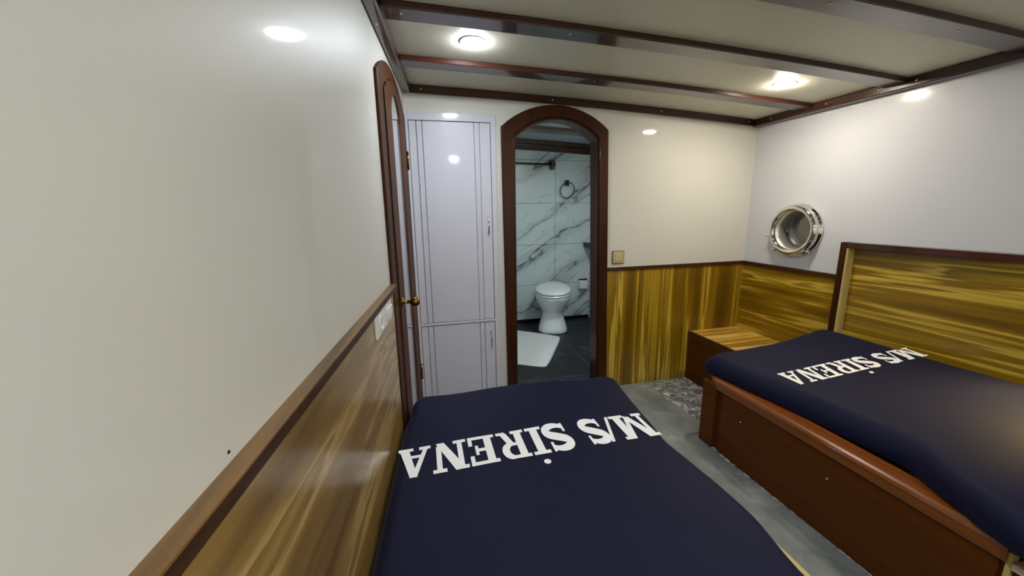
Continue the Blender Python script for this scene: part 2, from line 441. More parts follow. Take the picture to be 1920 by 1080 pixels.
# ------------------------------------------------------------------ wainscot panels and cap rails
bm = bmesh.new(); lbox(bm, YB, 1.575, 0, .008, 0, 1.012)
o = link('wainscot_panel', bm, MT['zebra_l'], loc=(xl(.5), .5, 0)); tag(o, 'glossy pale walnut panelling low on the left wall beside the near bed', 'wall panel', 'wainscot panels')
bm = bmesh.new(); prism(bm, [(1.289, 0), (RW - .0085, 0), (RW - .0085, .888), (1.264, .888)], lambda x, z: (x, D - .008, z), lambda x, z: (x, D - .0002, z))
o = link('wainscot_panel', bm, MT['zebra_z'], loc=(1.8, D, 0)); tag(o, 'olive walnut panelling with upright streaks right of the arched doorway', 'wall panel', 'wainscot panels')
o = link('wainscot_panel', BX(RW - .008, RW, 1.72, D, 0, .89), MT['zebra_y'], loc=(RW, 2.1, 0)); tag(o, 'olive walnut panelling with level streaks under the porthole', 'wall panel', 'wainscot panels')
cr = thing('cap_rail', 'long brown cap rail topping the panelling of the left wall', 'rail', (xl(.5), .5, 1.012), 'cap rails')
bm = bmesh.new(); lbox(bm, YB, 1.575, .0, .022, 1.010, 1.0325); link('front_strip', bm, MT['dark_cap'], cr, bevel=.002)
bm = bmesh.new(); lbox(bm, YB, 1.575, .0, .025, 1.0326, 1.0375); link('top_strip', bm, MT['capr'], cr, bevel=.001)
o = link('cap_rail', BX(1.264, RW - .018, D - .018, D, .888, .914), MT['dark_x'], loc=(1.8, D, .888), bevel=.004); tag(o, 'dark cap rail under the beige switch on the far wall', 'rail', 'cap rails')
o = link('cap_rail', BX(RW - .018, RW, 1.72, D, .888, .914), MT['dark_y'], loc=(RW, 2.1, .888), bevel=.004); tag(o, 'dark cap rail just below the porthole', 'rail', 'cap rails')

# ------------------------------------------------------------------ wardrobe
w = thing('wardrobe', 'white built-in wardrobe with grooved doors left of the arched doorway', 'wardrobe', (.21, D, 0))
bm = bmesh.new()
box(bm, -.058, .482, D + .012, D + .42, .0, 1.888)
link('carcass', bm, MT['closet'], w)
bm = bmesh.new()
F0, F1 = D - .012, D + .012
box(bm, -.06, -.036, F0, F1, 0, 1.89); box(bm, .452, .484, F0, F1, 0, 1.89)
box(bm, -.036, .452, F0, F1, 1.846, 1.89); box(bm, -.036, .452, F0 - .003, F1, .594, .607)
link('face_frame', bm, MT['closet'], w, bevel=.002)
link('shadow_gap', BX(-.036, .452, D + .008, D + .0119, .02, 1.846), MT['gap'], w)
def cdoor(z0, z1, hz0, hz1, nm):
    bm = bmesh.new()
    xs = [-.0325, .007, .011, .041, .045, .347, .351, .380, .384, .4485]
    # door face with V grooves running its full height
    yf, yg = D - .009, D + .003
    prof_ = [(-.0325, yf)]
    for g in (.0095, .0435, .349, .382):
        prof_ += [(g - .0035, yf), (g - .001, yg), (g + .001, yg), (g + .0035, yf)]
    prof_ += [(.4485, yf), (.4485, D + .007), (-.0325, D + .007)]
    a = [bm.verts.new((x, y, z0)) for x, y in prof_]; b = [bm.verts.new((x, y, z1)) for x, y in prof_]
    n = len(prof_); bm.faces.new(a); bm.faces.new(b[::-1])
    for i in range(n): bm.faces.new((a[i], a[(i + 1) % n], b[(i + 1) % n], b[i]))
    d = link(nm, bm, MT['closet'], w)
    bm = bmesh.new(); pts = []
    for k in range(13):
        t = k / 12; pts.append((.423, yf - .002 - .022 * math.sin(math.pi * t), hz0 + (hz1 - hz0) * t))
    tube(bm, pts, .0045, 8)
    h = link('handle', bm, MT['chrome'], d, smooth=True); h['label'] = 'thin chrome bow handle'
cdoor(.611, 1.842, 1.165, 1.285, 'door')
cdoor(.03, .590, .40, .53, 'door')

# ------------------------------------------------------------------ arched doorway casing
def outl(x0b, x0t, x1b, x1t, zs, za, n=17):
    return [(x0b, 0), (x0b + (x0t - x0b) * .5, zs * .5)] + arch_curve(x0t, x1t, zs, za, n) + [(x1t + (x1b - x1t) * .5, zs * .5), (x1b, 0)]
bm = bmesh.new()
band(bm, outl(.532, .515, 1.287, 1.236, ZSO, ZAO), outl(AXL0, AXL1 - .012, AXR0, AXR1, ZSI, ZAI),
     lambda x, z: (x, D - .022, z), lambda x, z: (x, D - .0005, z))
frame = link('casing', bm, MT['dark_z'], None, bevel=.006, seg=3)
dw = thing('doorway_casing', 'dark varnished arched casing around the bathroom opening', 'door frame', (.9, D, 0))
frame.parent = dw; frame.matrix_parent_inverse = Matrix.Translation(-Vector(dw.location))
bm = bmesh.new()
band(bm, outl(AXL0 + .001, AXL1 - .011, AXR0 - .001, AXR1 - .001, ZSI - .001, ZAI - .001), outl(AXL0 + .012, AXL1 + .001, AXR0 - .012, AXR1 - .012, ZSI - .014, ZAI - .014),
     lambda x, z: (x, D - .012, z), lambda x, z: (x, D + TW + .006, z))
link('jamb', bm, MT['dark_z'], dw, bevel=.002)
sl = link('threshold', BX(.61, 1.20, D - .01, D + TW + .01, 0, .012), MT['dark_x'], dw, bevel=.003)

# ------------------------------------------------------------------ door in the left wall
dl = thing('entrance_door', 'dark arched door with long mirror in the left wall', 'door', (xl(1.97), 1.97, 0))
def lo(y0, y1, zs, za, n=15): return [(y0, 0), (y0, zs * .5)] + arch_curve(y0, y1, zs, za, n) + [(y1, zs * .5), (y1, 0)]
def lm(off): return lambda y, z: (xl(y) + off, y, z)
bm = bmesh.new(); band(bm, lo(1.585, 2.38, 1.835, 1.955), lo(1.69, 2.31, 1.80, 1.90), lm(.0005), lm(.012))
link('casing', bm, MT['dark_door'], dl, bevel=.004, seg=3)
bm = bmesh.new(); band(bm, lo(1.694, 2.306, 1.796, 1.895), lo(1.845, 2.11, 1.66, 1.845, 15), lm(.0005), lm(.018))
lf = link('leaf', bm, MT['dark_door'], dl, bevel=.003, seg=2)
bm = bmesh.new(); prism(bm, [(1.84, .02)] + arch_curve(1.84, 2.115, 1.662, 1.849, 15) + [(2.115, .02)], lm(.004), lm(.013))
mi = link('mirror', bm, MT['mirror'], dl); mi['label'] = 'mirror panel reflecting the white wardrobe'
kb = (xl(1.735) + .0165, 1.735, .925)
nrm = Vector((1, -.0897, 0)).normalized()
bm = bmesh.new(); lathe(bm, [(.001, 0), (.024, .001), (.024, .005), (.015, .010), (.008, .014), (.0075, .034), (.012, .038), (.020, .046), (.0235, .058), (.021, .070), (.012, .079), (.001, .081)], kb, nrm, 28)
k = link('knob', bm, MT['brass'], lf, smooth=True); k['label'] = 'round brass door knob'
for hz in (1.60, .34):
    bm = bmesh.new(); lathe(bm, [(.001, 0), (.006, .002), (.006, .1), (.001, .102)], (xl(2.31) + .022, 2.31, hz - .05), (0, 0, 1), 12)
    h = link('hinge', bm, MT['brass'], lf, smooth=True); h['label'] = 'brass barrel hinge'

# ------------------------------------------------------------------ sockets and switches
def wallplate(y0, y1, z0, z1, kind, label):
    t = thing(kind, label, 'socket' if kind == 'wall_socket' else 'switch', (xl((y0 + y1) / 2) + .008, (y0 + y1) / 2, (z0 + z1) / 2), 'white wall plates by the door')
    bm = bmesh.new(); lbox(bm, y0, y1, .008, .0175, z0, z1); link('plate', bm, MT['plastic'], t, bevel=.007, seg=3)
    c = ((y0 + y1) / 2, (z0 + z1) / 2)
    if kind == 'wall_socket':
        bm = bmesh.new(); P = (xl(c[0]) + .0175, c[0], c[1])
        lathe(bm, [(.0, .0), (.026, 0), (.026, .0025), (.021, .0035), (.019, .0005), (0, .0004)], P, nrm, 24); link('socket_ring', bm, MT['plastic'], t, smooth=False)
        for dy in (-.008, .008):
            bm = bmesh.new(); q = (xl(c[0] + dy) + .0175, c[0] + dy, c[1]); lathe(bm, [(0, 0), (.003, .0), (.003, .0012), (0, .0013)], q, nrm, 10); link('pin_hole', bm, MT['gap'], t)
    else:
        bm = bmesh.new(); lbox(bm, y0 + .022, y1 - .022, .0175, .0235, z0 + .02, z1 - .02); link('rocker', bm, MT['plastic'], t, bevel=.003)
wallplate(1.20, 1.33, .928, 1.006, 'wall_socket', 'white wall socket farther from the dark door, on the left panelling')
wallplate(1.345, 1.475, .928, 1.006, 'light_switch', 'white rocker switch right next to the dark door frame')
t = thing('light_switch', 'beige square light switch beside the arched doorway on the white wall', 'switch', (1.348, D, .984))
link('plate', BX(1.302, 1.394, D - .009, D, .937, 1.031), MT['beiged'], t, bevel=.003)
link('bezel', BX(1.308, 1.388, D - .012, D - .0088, .943, 1.025), MT['beige'], t, bevel=.002)
link('rocker', BX(1.322, 1.376, D - .017, D - .0118, .956, 1.012), MT['beige'], t, bevel=.003)
bm = bmesh.new(); lathe(bm, [(0, 0), (.0024, 0), (.002, .001), (0, .0013)], (xl(.463), .463, 1.05), nrm, 10)
o = link('nail', bm, MT['gap'], loc=(xl(.463), .463, 1.05)); tag(o, 'tiny dark nail head in the left wall just above its cap rail', 'nail')

# ------------------------------------------------------------------ porthole
wp = struct(thing('window_1', 'x', 'x', (RW, PC[0], PC[1])))
for kk in ('label', 'category'): del wp[kk]
ro, ri = .168, .128
bm = bmesh.new()
lathe(bm, [(.146, -.085), (.146, .0), (.172, .001), (ro + .006, .006), (ro + .004, .016), (ro - .006, .024), (ro - .008, .034), (ro - .004, .040), (ro - .004, .052), (ro - .012, .062), (ro - .022, .066), (ri + .006, .062), (ri, .052), (ri - .001, .045), (ri + .004, .0), (.140, -.085), (.146, -.085)], (RW, PC[0], PC[1]), (-1, 0, 0), 56, caps=False)
link('porthole_ring', bm, MT['chrome'], wp, smooth=True)
bm = bmesh.new(); lathe(bm, [(ri - .001, .044), (ri - .003, .0), (ri - .005, -.06), (ri - .008, -.06), (ri - .006, .0), (ri - .003, .044), (ri - .001, .044)], (RW, PC[0], PC[1]), (-1, 0, 0), 48, caps=False)
bo = link('bore', bm, MT['satin'], wp, smooth=True); bo['label'] = 'satin metal inner sleeve'
bm = bmesh.new(); lathe(bm, [(0, 0), (ri - .009, 0), (ri - .009, .006), (0, .006)], (RW + .05, PC[0], PC[1]), (-1, 0, 0), 40); link('pane', bm, MT['glass'], wp)
bm = bmesh.new(); tube(bm, [(RW - .045, PC[0] + .16, PC[1] - .045), (RW - .055, PC[0] + .18, PC[1] - .047), (RW - .05, PC[0] + .215, PC[1] - .044)], [.006, .004, .002], 8); link('latch', bm, MT['chrome'], wp, smooth=True)
for dy in (-.11, .11):
    bm = bmesh.new(); tube(bm, [(RW - .035, PC[0] + dy, PC[1] - .115), (RW - .038, PC[0] + dy * 1.08, PC[1] - .145)], .010, 10); link('clamp', bm, MT['chrome'], wp, smooth=True)
# folded canvas seen outside the pane
bm = bmesh.new()
XX = RW + .096
P = [(-.21, -.21, .0), (.30, -.21, .0), (.30, .24, .0), (-.21, .24, .0), (.12, .035, .02), (.045, .0, .07), (.10, -.10, .05), (.19, .0, .06), (.10, .13, .07), (.02, .09, .04), (.19, .12, .03), (.02, -.11, .06)]
v = [bm.verts.new((XX + d, PC[0] + y, PC[1] + z)) for y, z, d in P]
fs = [(0, 1, 6, 11), (6, 1, 7), (1, 2, 10, 7), (2, 8, 10), (2, 3, 9, 8), (3, 0, 5, 9), (0, 11, 5), (4, 5, 11), (4, 11, 6), (4, 6, 7), (4, 7, 10), (4, 10, 8), (4, 8, 9), (4, 9, 5)]
for f in fs:
    for t_ in range(1, len(f) - 1): bm.faces.new((v[f[0]], v[f[t_]], v[f[t_ + 1]]))
ext = bmesh.ops.extrude_face_region(bm, geom=bm.faces[:]); bmesh.ops.translate(bm, verts=[e for e in ext['geom'] if isinstance(e, bmesh.types.BMVert)], vec=(.02, 0, 0))
o = link('canvas_cover', bm, MT['olive'], loc=(XX, PC[0], PC[1] - .2)); tag(o, 'crumpled olive canvas with a red patch seen through the porthole', 'cover')
o.data.materials.append(MT['red']); o.data.materials.append(MT['oliveD'])
for i, p in enumerate(o.data.polygons):
    c = p.center; cy, cz = c.y, c.z - .2
    if cy < .075 and cy > -.02 and abs(cz + .0) < .075: p.material_index = 1 if cz > -.02 else 0
    elif cz > .06 or (cz < -.05 and cy < .08) or cy > .17: p.material_index = 2

# ------------------------------------------------------------------ nightstand by the far corner
ns = thing('nightstand', 'dark wood nightstand with streaky walnut top in the far corner', 'nightstand', (2.2, 2.2, 0))
link('cabinet', BX(1.975, RW - .009, 1.80, D - .009, 0, .372), MT['bedwood'], ns, bevel=.004)
link('edge_strip', BX(1.966, 1.988, 1.80, D - .009, .345, .3865), MT['dark_y'], ns, bevel=.004)
link('top', BX(1.988, RW - .009, 1.80, D - .009, .372, .385), MT['zebra_t'], ns, bevel=.001)

# ------------------------------------------------------------------ beds
def g(d, r): return math.sqrt(max(0, 1 - (1 - min(max(d, 0) / r, 1)) ** 2))
def space(n):
    return [.5 - .5 * math.cos(math.pi * i / n) * (abs(math.cos(math.pi * i / n)) ** -.0) for i in range(n + 1)]
def duvet(name, parent, zb, ztop, left, right, y0, y1f, r, nx=90, ny=110, corner=.08):
    """soft cover: left(y), right(y) outlines, ztop(x,y) surface"""
    bm = bmesh.new(); us = space(nx); vs = space(ny); G = []
    for v in vs:
        row = []
        for u in us:
            yy1 = y1f(u)
            y = y0 + (yy1 - y0) * v
            xa, xb = left(y), right(y); x = xa + (xb - xa) * u
            # rounded plan corners at the far end
            dy = yy1 - y; dxl = x - xa; dxr = xb - x
            du = min(dxl, dxr); dv = min(dy, y - y0)
            for dd, sgn in ((dxl, 1), (dxr, -1)):
                if dd < corner and dy < corner:
                    q = math.hypot(corner - dd, corner - dy)
                    if q > 1e-6 and q > max(corner - dd, corner - dy):
                        s = max(corner - dd, corner - dy) / q
                        x += sgn * (corner - dd) * (1 - s); y -= (corner - dy) * (1 - s)
                        du = min(du, corner - q * s) if False else du
            e = g(du, r) * g(dv, r)
            z = zb + (ztop(x, y) - zb) * e
            row.append(bm.verts.new((x, y, z)))
        G.append(row)
    for j in range(ny):
        for i in range(nx): bm.faces.new((G[j][i], G[j][i + 1], G[j + 1][i + 1], G[j + 1][i]))
    # underside
    edge = [G[0][i] for i in range(nx + 1)] + [G[j][nx] for j in range(1, ny + 1)] + [G[ny][i] for i in range(nx - 1, -1, -1)] + [G[j][0] for j in range(ny - 1, 0, -1)]
    low = [bm.verts.new((p.co.x, p.co.y, p.co.z - .012)) for p in edge]
    n = len(edge)
    for i in range(n): bm.faces.new((edge[i], edge[(i + 1) % n], low[(i + 1) % n], low[i]))
    bm.faces.new(low)
    return link(name, bm, MT['navy'], parent, smooth=True)

# --- slab-serif lettering built from strokes, in unit boxes (reading direction +s, cap height 1)
def R_(x0, y0, x1, y1): return [(x0, y0), (x1, y0), (x1, y1), (x0, y1)]
def ribbon(pts, ws):
    out = []
    L_, Rt = [], []
    for i, p in enumerate(pts):
        a = pts[max(i - 1, 0)]; b = pts[min(i + 1, len(pts) - 1)]
        dx, dy = b[0] - a[0], b[1] - a[1]; l = math.hypot(dx, dy); nx_, ny_ = -dy / l, dx / l
        h = ws[i] / 2
        L_.append((p[0] + nx_ * h, p[1] + ny_ * h)); Rt.append((p[0] - nx_ * h, p[1] - ny_ * h))
    for i in range(len(pts) - 1): out.append([L_[i], L_[i + 1], Rt[i + 1], Rt[i]])
    return out
def arcp(cx, cy, rx, ry, a0, a1, n=10): return [(cx + rx * math.cos(math.radians(a0 + (a1 - a0) * i / n)), cy + ry * math.sin(math.radians(a0 + (a1 - a0) * i / n))) for i in range(n + 1)]
def gl_S():
    p = arcp(.5, .74, .36, .19, 20, 230, 14) + arcp(.5, .26, .38, .20, 52, -160, 14)
    n = len(p); ws = [.13 + .17 * math.sin(math.pi * i / (n - 1)) for i in range(n)]
    return ribbon(p, ws) + [R_(.78, .66, .88, 1.0), R_(.10, 0, .20, .34)]
GL = {
 'M': [R_(0, 0, .30, .11), R_(.58, 0, 1, .11), R_(0, .89, .2, 1), R_(.8, .89, 1, 1), R_(.09, .11, .20, .89), R_(.69, .11, .91, .89), [(.08, 1), (.33, 1), (.58, .10), (.42, .10)], [(.70, 1), (.82, 1), (.56, .04), (.46, .12)]],
 'N': [R_(0, 0, .38, .11), R_(0, .89, .2, 1), R_(.62, .89, 1, 1), R_(.12, .11, .27, .89), R_(.74, .11, .89, .89), [(.08, 1), (.38, 1), (.89, 0), (.65, 0)]],
 'E': [R_(0, 0, .97, .11), R_(0, .89, .97, 1), R_(.13, .11, .40, .89), R_(.40, .45, .70, .56), R_(.64, .34, .75, .67), R_(.83, .11, .97, .33), R_(.83, .68, .97, .89)],
 'R': [R_(0, 0, .47, .11), R_(0, .89, .55, 1), R_(.11, .11, .37, .89), R_(.37, .44, .57, .55)] + ribbon([(.53, .945)] + arcp(.56, .72, .25, .225, 90, -90, 12) + [(.53, .495)], [.11] + [.11 + .15 * math.sin(math.pi * i / 12) for i in range(13)] + [.11]) + [[(.44, .50), (.68, .50), (.88, .05), (.64, .05)], R_(.68, 0, 1, .11)],
 'I': [R_(.0, 0, 1, .11), R_(0, .89, 1, 1), R_(.26, .11, .74, .89)] ,
 'A': [R_(0, 0, .36, .11), R_(.54, 0, 1, .11), [(.10, .11), (.24, .11), (.54, .88), (.42, 1)], [(.40, 1), (.62, 1), (.94, .11), (.66, .11)], R_(.26, .28, .74, .38)],
 'S': gl_S(),
 '/': [[(0, 0), (.22, 0), (1, 1), (.78, 1)]],
}
# (glyph, start, width) along the line in metres, total 1.01
LINE = [('M', 0, .148), ('/', .150, .062), ('S', .200, .098), ('S', .352, .105), ('I', .458, .066), ('R', .533, .112), ('E', .655, .108), ('N', .768, .128), ('A', .902, .118)]
def lettering(parent, mapf, zf, lift=.0022):
  for LN, words in ((LINE[:3], 'M/S'), (LINE[3:], 'SİRENA')):
    bm = bmesh.new()
    def put(poly):
        # subdivide a quad finely so it lies on the curved cover
        n = 6
        def bl(u, v):
            a, b, c, d = poly
            x = (a[0] * (1 - u) + b[0] * u) * (1 - v) + (d[0] * (1 - u) + c[0] * u) * v
            y = (a[1] * (1 - u) + b[1] * u) * (1 - v) + (d[1] * (1 - u) + c[1] * u) * v
            return x, y
        gr = []
        for j in range(n + 1):
            row = []
            for i in range(n + 1):
                X, Y = mapf(*bl(i / n, j / n)); row.append(bm.verts.new((X, Y, zf(X, Y) + lift)))
            gr.append(row)
        for j in range(n):
            for i in range(n): bm.faces.new((gr[j][i], gr[j][i + 1], gr[j + 1][i + 1], gr[j + 1][i]))
    for ch, s0, wd in LN:
        for q in GL[ch]:
            put([(s0 + wd * p[0], p[1]) for p in q])
        if ch == 'I':
            cx, cy = s0 + wd * .5, 1.26
            for k in range(12):
                a0, a1 = 2 * math.pi * k / 12, 2 * math.pi * (k + 1) / 12
                r0 = .013
                put([(cx, cy), (cx + r0 * math.cos(a0), cy + r0 * 6 * math.sin(a0)), (cx + r0 * math.cos((a0 + a1) / 2), cy + r0 * 6 * math.sin((a0 + a1) / 2)), (cx + r0 * math.cos(a1), cy + r0 * 6 * math.sin(a1))])
    for f in bm.faces:
        f.normal_update()
        if f.normal.z < 0: f.normal_flip()
    me = bpy.data.meshes.new('lettering'); L = Vector(parent['_w']); bm.transform(Matrix.Translation(-L)); bm.to_mesh(me); bm.free()
    o = bpy.data.objects.new('lettering', me); C.objects.link(o); me.materials.append(MT['print']); o.parent = parent; o['_w'] = tuple(L)
    o['label'] = 'white printed lettering ' + words

def wr(x, y, a=1.0):
    return a * (.004 * math.sin(5 * x + 3.1 * y) + .003 * math.sin(11 * y - 4 * x) + .002 * math.sin(17 * x + 9 * y))
# left bed
BL = thing('bed_frame', 'low plywood bed base under the near navy cover along the left wall', 'bed', (.4, .7, 0), 'bed frames')
bm = bmesh.new()
v = [bm.verts.new(p) for z in (0, .33) for p in ((xl(-1.2) + .012, -1.2, z), (.74, -1.2, z), (.885, 1.70, z), (xl(1.575) + .02, 1.70, z))]
for f in ((0, 3, 2, 1), (4, 5, 6, 7), (0, 1, 5, 4), (1, 2, 6, 5), (2, 3, 7, 6), (3, 0, 4, 7)): bm.faces.new([v[i] for i in f])
link('base', bm, MT['paley'], BL, bevel=.003)
bm = bmesh.new()
rr = [[(.975 + a - .0897 * (1.0 - y) * 0.3, y, z) for a, z in ((-.03, .300), (.0, .300), (.0, .345), (-.03, .345))] for y in (-.9, .0, .5, .70, .88)]
loft(bm, rr); link('side_board', bm, MT['paley'], BL, bevel=.002)
def zL(x, y):
    z = .452 + wr(x, y, .55)
    z -= .0010 * math.exp(-((y - .95 + .5 * (x - .3)) / .03) ** 2) * 4 * (1 if .25 < x < .75 else 0)
    return z
eL = [(.0, .825), (.6, .884), (.78, .918), (.9, .915), (.99, .905), (1.15, .892), (1.33, .918), (1.47, .935), (1.55, .948), (1.7, .972), (1.8, .985)]
def interp(t, x):
    if x <= t[0][0]: return t[0][1] + (x - t[0][0]) * (t[1][1] - t[0][1]) / (t[1][0] - t[0][0])
    for (a, b), (c, d) in zip(t[:-1], t[1:]):
        if x <= c:
            s = (x - a) / (c - a); s = s * s * (3 - 2 * s) * .5 + s * .5
            return b + (d - b) * s
    return t[-1][1]
DL = duvet('duvet', None, .36, zL, lambda y: xl(y) + (.010 if y < 1.57 else .020), lambda y: interp(eL, y) if y > .0 else .835, -1.15, lambda u: 1.80 - .012 * math.sin(9 * u) - .018 * u, .055, corner=.09)
tag(DL, 'dark navy duvet with upside-down white lettering on the near left bed', 'duvet', 'navy printed duvets')
lettering(DL, lambda s, t: (.866 - s * .975, 1.338 - .168 * t + .015 * math.sin(3.2 * s + .3)), zL)

# right bed
BR = thing('bed_frame', 'red-brown varnished bed frame under the right-hand navy cover', 'bed', (1.9, 1.1, 0), 'bed frames')
XF = 1.515
bm = bmesh.new(); box(bm, XF + .012, RW - .07, .548, 1.70, .0, .38)
link('base', bm, MT['bedwood'], BR, bevel=.002)
link('side_panel', BX(XF + .004, XF + .02, .56, 1.58, .0, .372), MT['bedwood'], BR, bevel=.003)
link('corner_post', BX(XF - .012, XF + .06, 1.612, 1.712, 0, .375), MT['bedwood'], BR, bevel=.008, seg=3)
bm = bmesh.new(); rings = []
path = [(1.0, 1.722), (.0, 1.722)]
# rounded rail following the side and turning the far corner
cent = [(XF + .035, .545), (XF + .036, .9), (XF + .038, 1.2), (XF + .04, 1.45), (XF + .036, 1.60)]
for k in range(7):
    a = math.radians(180 - 15 * k); cent.append((XF + .036 + .07 + .07 * math.cos(a), 1.61 + .07 * math.sin(a)))
cent += [(2.0, 1.68), (RW - .08, 1.68)]
prf = [(-.042, .352), (-.046, .362), (-.046, .392), (-.040, .402), (-.03, .4065), (.04, .4065), (.045, .40), (.045, .352)]
for i, c_ in enumerate(cent):
    a = cent[max(i - 1, 0)]; b = cent[min(i + 1, len(cent) - 1)]
    d = Vector((b[0] - a[0], b[1] - a[1])).normalized(); nn = Vector((d.y, -d.x))   # to the inside
    rings.append([(c_[0] + nn.x * p, c_[1] + nn.y * p, z) for p, z in prf])
loft(bm, rings); link('side_rail', bm, MT['rail'], BR, bevel=.0)
link('end_strip', BX(XF + .002, XF + .03, .536, .5475, 0, .38), MT['pale'], BR, bevel=.001)
screw((XF + .004, 1.45, .25), (-1, 0, 0), BR)
screw((XF + .004, 1.02, .25), (-1, 0, 0), BR)

nb = thing('locker', 'low locker with scuffed pinkish top past the near end of the right bed', 'locker', (1.9, 0, 0))
link('cabinet', BX(XF + .012, RW - .07, -.9, .533, 0, .335), MT['bedwood'], nb, bevel=.003)
link('top', BX(XF - .002, RW - .07, -.9, .535, .3355, .355), MT['nearbox'], nb, bevel=.002)

def zR(x, y):
    t = min(1, max(0, (x - 1.6) / .8))
    return .505 + .113 * t + wr(x, y, .5)
DR = duvet('duvet', None, .420, zR, lambda y: interp([(-1.2, 1.46), (.2, 1.47), (.50, 1.475), (.58, 1.495), (.66, 1.53), (.86, 1.615), (1.1, 1.598), (1.35, 1.572), (1.5, 1.55), (1.7, 1.528), (1.85, 1.518)], y), lambda y: 2.362, -1.1,
           lambda u: 1.80 - .05 * math.sin(math.pi * min(1, u * 1.0)) - .03 * u, .07, corner=.10)
tag(DR, 'dark navy duvet with white lettering on the right bed against the headboard', 'duvet', 'navy printed duvets')
def mapR(s, t):
    q = s / 1.02
    bx, by = 2.345 + (1.655 - 2.345) * q, 1.322 + (1.405 - 1.322) * q
    tx, ty = 2.330 + (1.625 - 2.330) * q, 1.222 + (1.285 - 1.222) * q
    return bx + (tx - bx) * t, by + (ty - by) * t
lettering(DR, mapR, zR)

# headboard on the right wall
hb = thing('headboard', 'tall framed walnut headboard behind the right bed', 'headboard', (RW, .3, .0))
HX = 2.365; HY = 1.722; HZ = 1.112
link('panel', BX(2.415, RW, -1.2, HY - .03, .3, HZ - .02), MT['zebra_h'], hb)
link('stile', BX(HX, RW, HY - .036, HY, .0, HZ), MT['dark_z'], hb, bevel=.003)
link('top_rail', BX(HX, RW, -1.2, HY - .0362, HZ - .032, HZ), MT['dark_y'], hb, bevel=.003)
o = link('bare_strip', BX(HX + .002, 2.4148, HY - .048, HY - .0363, .42, HZ - .033), MT['pale'], hb, bevel=.001); o['label'] = 'unvarnished pale pine strip'

# ------------------------------------------------------------------ floor sheet
bm = bmesh.new()
pl = [(.70, -1.3), (1.516, -1.3), (1.516, .5), (1.502, 1.6), (1.64, 1.86), (1.628, 2.0), (1.612, 2.19), (1.63, 2.33), (1.652, 2.44), (1.2, 2.44), (.5, 2.44), (-.04, 2.43), (.3, 1.9), (.95, 1.74)]
prism(bm, pl, lambda x, y: (x, y, .0005), lambda x, y: (x, y, .004))
o = link('floor_mat', bm, MT['vinyl'], loc=(1.2, .6, 0)); tag(o, 'smooth grey stone-look sheet on the floor between the beds', 'floor mat')

# ------------------------------------------------------------------ downlights
def downlight(x, y, z, rgb, s, label, r=.05, grp='recessed downlights'):
    t = thing('downlight', label, 'ceiling light', (x, y, z), grp); dn = (-.018 - .022 * x, 0, -1)   # square to the cambered ceiling
    bm = bmesh.new(); lathe(bm, [(r + .001, .0003), (r + .007, .0005), (r + .006, .002), (r + .001, .003)], (x, y, z), dn, 32)
    link('trim_ring', bm, MT['plastic'], t, smooth=True)
    bm = bmesh.new(); lathe(bm, [(.0, .0008), (r, .0009), (r * .97, .006), (r * .8, .011), (r * .5, .0145), (.0, .016)], (x, y, z), dn, 32)
    l = link('lens', bm, emis('lamp_lens', rgb, s), t, smooth=True)
cool, warm = (.86, .93, 1.0), (1.0, .90, .75)
downlight(.266, 1.80, prof(.266) + CE, cool, L_COOL, 'bright bluish-white round downlight on the ceiling above the white wardrobe')
downlight(1.945, 1.82, prof(1.945) + CE, warm, L_WARM, 'warm round downlight on the ceiling near the porthole wall')
downlight(.50, -.62, prof(.5) + CE, cool, L_REAR, 'round downlight behind the camera on the left')
downlight(1.75, -.55, prof(1.75) + CE, warm, L_REARW, 'round downlight behind the camera on the right')

# reading lamp over the near end of the right bed (outside the photograph)
LX, LY, LZ = HX + .05, .60, .98
rl = thing('reading_lamp', 'small brass reading lamp fixed to the headboard over the right bed', 'lamp', (LX, LY, LZ))
bm = bmesh.new(); lathe(bm, [(0, 0), (.035, .001), (.035, .01), (.01, .016), (.008, .05), (0, .052)], (LX, LY, LZ), (-1, 0, 0), 24); link('base', bm, MT['brass'], rl, smooth=True)
LA = Vector((-.40, .32, -.80)).normalized()
bm = bmesh.new(); lathe(bm, [(.0, -.004), (.024, -.003), (.046, .105), (.044, .105), (.022, .0), (.0, .0)], (LX - .05, LY, LZ), LA, 24); link('shade', bm, MT['brass'], rl, smooth=True)
bm = bmesh.new(); lathe(bm, [(.0, .002), (.018, .01), (.022, .022), (.016, .036), (.0, .042)], (LX - .05, LY, LZ), LA, 16); link('bulb', bm, emis('bulb', (1, .72, .22), L_READ), rl, smooth=True)

# ------------------------------------------------------------------ bathroom
BYB = 4.27; BXR = 1.975; BXL = .53
struct(link('floor_bathroom', BX(BXL - .1, BXR + .1, D, BYB + .1, -.05, .0), MT['btile']))
struct(link('wall_bathroom_far', BX(BXL - .1, BXR + .1, BYB, BYB + .08, 0, 2.15), MT['marble']))
struct(link('wall_bathroom_right', BX(BXR, BXR + .08, D + TW, BYB, 0, 2.15), MT['marble']))
struct(link('wall_bathroom_left', BX(BXL - .08, BXL, D + TW, BYB, 0, 2.15), MT['marble']))
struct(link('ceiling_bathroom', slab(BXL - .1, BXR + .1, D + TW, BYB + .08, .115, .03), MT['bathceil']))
for y0, y1, lab in ((3.52, 3.70, 'dark beam crossing the bathroom ceiling seen through the arch'), (2.85, 3.0, 'dark beam on the bathroom ceiling nearer the doorway')):
    o = link('ceiling_beam', slab(BXL, BXR, y0 + .03, y1, .085, .03, 16), MT['dark_x'], loc=(1.2, y0, prof(1.2) + .08), bevel=.004); tag(o, lab, 'beam', 'bathroom ceiling beams')
